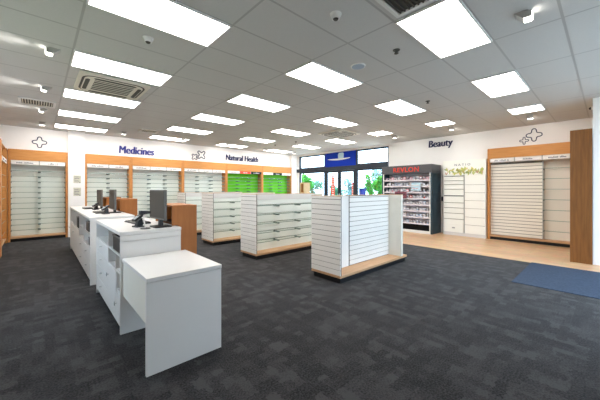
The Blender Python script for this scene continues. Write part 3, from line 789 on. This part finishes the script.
B(.05, SW - .05, .45, .5, .3, 1.975).build('back_panel', M['lilac'], t)
for x in (.05, SW - .085): B(x, x + .035, -.004, .02, .08, 1.975).build('post', M['tbar'], t, .002)
B(.05, SW - .05, .1, .55, .0, .05).build('base_shelf', M['black'], t)
B(.05, SW - .05, .0, .02, .0, .09).build('kick_board', M['tbar'], t)
B(.05, SW - .05, .3, .32, .05, .3).build('base_recess', M['black'], t)
SZ = [.30 + .205 * i for i in range(8)]
for z in SZ:
    MB().box(.085, SW - .085, .03, .45, z - .012, z).box(.085, SW - .085, .022, .03, z - .02, z + .03).build('shelf', M['lilac'], t)
PM = [mat('pack_' + n, rgb(*c), .4, .4) for n, c in (('white', (232, 228, 230)), ('grey', (150, 146, 152)), ('pink', (214, 150, 156)), ('plum', (120, 70, 84)), ('pale_blue', (176, 194, 214)), ('black', (48, 46, 52)), ('red', (186, 60, 60)), ('silver', (198, 198, 204)))]
shelfpal = [[0, 7, 4], [0, 4, 7], [0, 7, 4], [0, 7, 4, 1], [2, 0, 7, 6], [2, 0, 7, 1], [7, 4, 0, 0], [2, 0, 3, 7]]
adj = ['bottom', 'second lowest', 'third lowest', 'fourth lowest', 'fourth from the top', 'third from the top', 'second from the top', 'top']
def mk_pack(kind):
    if kind == 0: return MB().box(-.04, .04, 0, .03, 0, .12).box(-.03, .03, -.002, 0, .05, .09, 1)
    if kind == 1: return MB().cyl((0, .02), .025, .025, 0, .08, 10).cyl((0, .02), .018, .016, .08, .13, 10, 1)
    mb = MB().prism(rounded(.012, .045, .05), 1, 0, .02).box(-.03, .03, -.002, 0, -.03, .0, 1)
    mb.v = [(x, y, z + .05) for x, y, z in mb.v]; return mb
meshes = {}
rp = random.Random(4)
ca = Matrix.Rotation(R(-90), 4, 'Z'); org = Vector((9.20, 5.575, 0))
for i, z in enumerate(SZ):
    for j in range(14):
        kind = rp.choice((0, 0, 1, 0)); c = rp.choice(shelfpal[i])
        if (kind, c) not in meshes: meshes[(kind, c)] = mk_pack(kind).mesh('makeup_pack', [PM[c], PM[0] if c else PM[1]])
        o = bpy.data.objects.new('makeup_pack', meshes[(kind, c)]); COL.objects.link(o)
        o.location = org + ca @ Vector((.16 + j * .112, .05 + rp.uniform(0, .04), z + .0015)); o.rotation_euler = (0, 0, R(-90)); o.scale = (1, 1, rp.uniform(.85, 1.15))
        tag(o, 'small makeup pack on the %s shelf of the dark makeup stand' % adj[i], 'makeup pack', 'makeup packs on the %s shelf' % adj[i])
for (x0, x1, z0, z1, m, lab) in ((.52, .95, 1.13, 1.36, M['signred'], 'dark red showcard on the makeup stand, just above the near gondola'), (1.12, 1.42, 1.4, 1.66, M['palec'], 'pale blue showcard in the upper part of the makeup stand')):
    k = thing('showcard', lab, 'showcard', tuple(org + ca @ Vector(((x0 + x1) / 2, -.02, z0))), R(-90))
    a = (x1 - x0) / 2
    B(-a, a, 0, .016, 0, z1 - z0).build('card', m if m is M['palec'] else PM[3], k, .002)
    marks(-a * .8, a * .8, 0, (z1 - z0) * .55, .06, 9, 3).build('print', M['inkw'] if m is M['palec'] else M['signblack'], k)
    marks(-a * .7, a * .5, 0, (z1 - z0) * .2, .05, 8, 5).build('print', PM[2], k)

# ------------------------------------------------------------------ white skincare stand (faces -X)
SW = 1.19
t = thing('skincare_stand', 'white skincare stand with leafy print under its spaced lettering', 'display stand', (9.58, 3.59, 0), R(-90))
M['standw'] = mat('bright_white_panel', rgb(250, 250, 242), .45, .3); M['strip_grey'] = mat('tray_strip_grey', rgb(168, 164, 152), .5, .3)
B(0, SW, .02, .32, 0, 2.34).build('carcass', M['standw'], t, .003)
B(0, SW, 0, .02, 1.88, 2.34).build('header', M['standw'], t, .003)
lt = text('lettering', 'NATIO', M['ink'], t, (.34, -.003, 2.165), ROT_N, .44, .065, .003, 0, 0, 1.6)
lf = MB(); rr = random.Random(11); LC = [mat('print_' + n, rgb(*c), .6, .2) for n, c in (('sage', (168, 184, 120)), ('lime', (196, 202, 116)), ('straw', (222, 208, 130)), ('rose', (214, 178, 150)))]
for i in range(70):
    x = rr.uniform(.08, SW - .08); z = 2.0 + rr.uniform(-.08, .08); a = rr.uniform(-1.2, 1.2) + 1.57; l = rr.uniform(.08, .17); wd = l * .2
    d = Vector((math.cos(a), math.sin(a))); q = Vector((-d.y, d.x)); p = Vector((x, z))
    z_, mi = -.0015 - .0002 * (i % 5), rr.choice((0, 1, 2, 2, 3, 1))
    P = [p - d * l / 2, p + q * wd, p + d * l / 2, p - q * wd]
    lf.prism([tuple(v) for v in P], 1, z_, 0, mi)
lf.build('leaf_print', LC, t)
B(.0, .02, 0, .02, .1, 1.88).build('side_trim', M['white'], t); B(SW - .02, SW, 0, .02, .1, 1.88).build('side_trim', M['white'], t)
B(0, SW, -.0, .02, 0, .1).build('kick_board', M['white'], t)
B(.60, .62, 0, .02, .1, 1.88).build('divider', M['metal'], t)
zz = [1.86, 1.72, 1.60, 1.45, 1.24, 1.03, .87, .70, .52, .34]
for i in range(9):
    z1, z0 = zz[i] - .02, zz[i + 1]
    B(.03, .59, .004, .02, z0 + .004, z1).build('tray_front', M['standw'], t, .002)
    m = M['duct'] if i in (0, 4) else M['strip_grey']
    B(.03, .59, -.006, .02, z1 + .002, zz[i] - (.002 if i not in (4,) else -.01)).build('tray_strip', m, t)  # thin strip above each tray front, darker on some
d = B(.03, .59, .0, .02, .12, .335).build('drawer', M['standw'], t, .002)
MB().box(.27, .35, -.02, 0, .22, .26).build('handle', M['metal'], d, .003)
zz = [1.86, 1.58, 1.34, 1.1, .86, .6, .36, .11]
for i in range(1, 7): B(.63, SW - .03, .002, .02, zz[i] - .005, zz[i] + .005).build('panel_joint', M['strip_grey'], t)
for i in range(7): B(.63, SW - .03, .004, .02, zz[i + 1] + .005, zz[i] - .005).build('panel_front', M['standw'], t, .002)
t = thing('wall_conduit', 'thin grey conduit on the wall between the makeup stand and the white stand', 'conduit', (XR - .02, 3.72, 0))
MB().tube((0, 0, 0), (0, 0, 1.9), .012).build('pipe', M['metal'], t); B(-.03, .02, -.04, .04, 1.05, 1.2).build('outlet_box', M['frame'], t, .003)

# carton display by the window
t = thing('carton', 'tall beige cardboard display carton at the left end of the glazing', 'carton', (9.45, 9.88, 0.002))
MB().box(-.2, .2, -.14, .14, 0, 1.70).build('body', M['card'], t, .004)
MB().prism([(-.2, 1.70), (.2, 1.70), (.21, 1.75), (-.19, 1.75)], 1, -.14, .14).build('flap', M['card'], t)
B(-.204, -.2, -.08, .06, 1.3, 1.7).build('label_sheet', M['woodd'], t)

# entrance mat
o = B(-.86, .86, -.7, .7, 0, .008).build('entrance_mat', M['mat'], None, .002); o.location = (6.29, .32, 0)
tag(o, 'blue-grey entrance mat let into the carpet at the right', 'mat')

# ------------------------------------------------------------------ daylight
wd = bpy.data.worlds.new('sky'); sc.world = wd; wd.use_nodes = True
bg = wd.node_tree.nodes['Background']
bg.inputs[0].default_value = (0.58, 0.78, 1.0, 1); bg.inputs[1].default_value = 6.0
sl = bpy.data.lights.new('sun', 'SUN'); sl.energy = 8; sl.angle = R(1); so_ = bpy.data.objects.new('sun', sl); COL.objects.link(so_); so_.rotation_euler = (R(-28), 0, 0)

# ------------------------------------------------------------------ camera
cam = bpy.data.cameras.new('camera'); co = bpy.data.objects.new('camera', cam); COL.objects.link(co); sc.camera = co
co.location = (0, 0, 1.45); co.rotation_euler = (R(90), 0, R(47.3 - 90))
cam.sensor_width = 36; cam.sensor_fit = 'HORIZONTAL'; cam.lens = 284 / 600 * 36; cam.shift_y = -11 / 600
cam.clip_start = .02; cam.clip_end = 200
vs = sc.view_settings
vs.view_transform = 'Standard'; vs.look = 'None'; vs.gamma = 1; vs.exposure = 0.28; vs.use_curve_mapping = False
sc.cycles.transparent_max_bounces = 24
sc.cycles.max_bounces = 12; sc.cycles.diffuse_bounces = 6
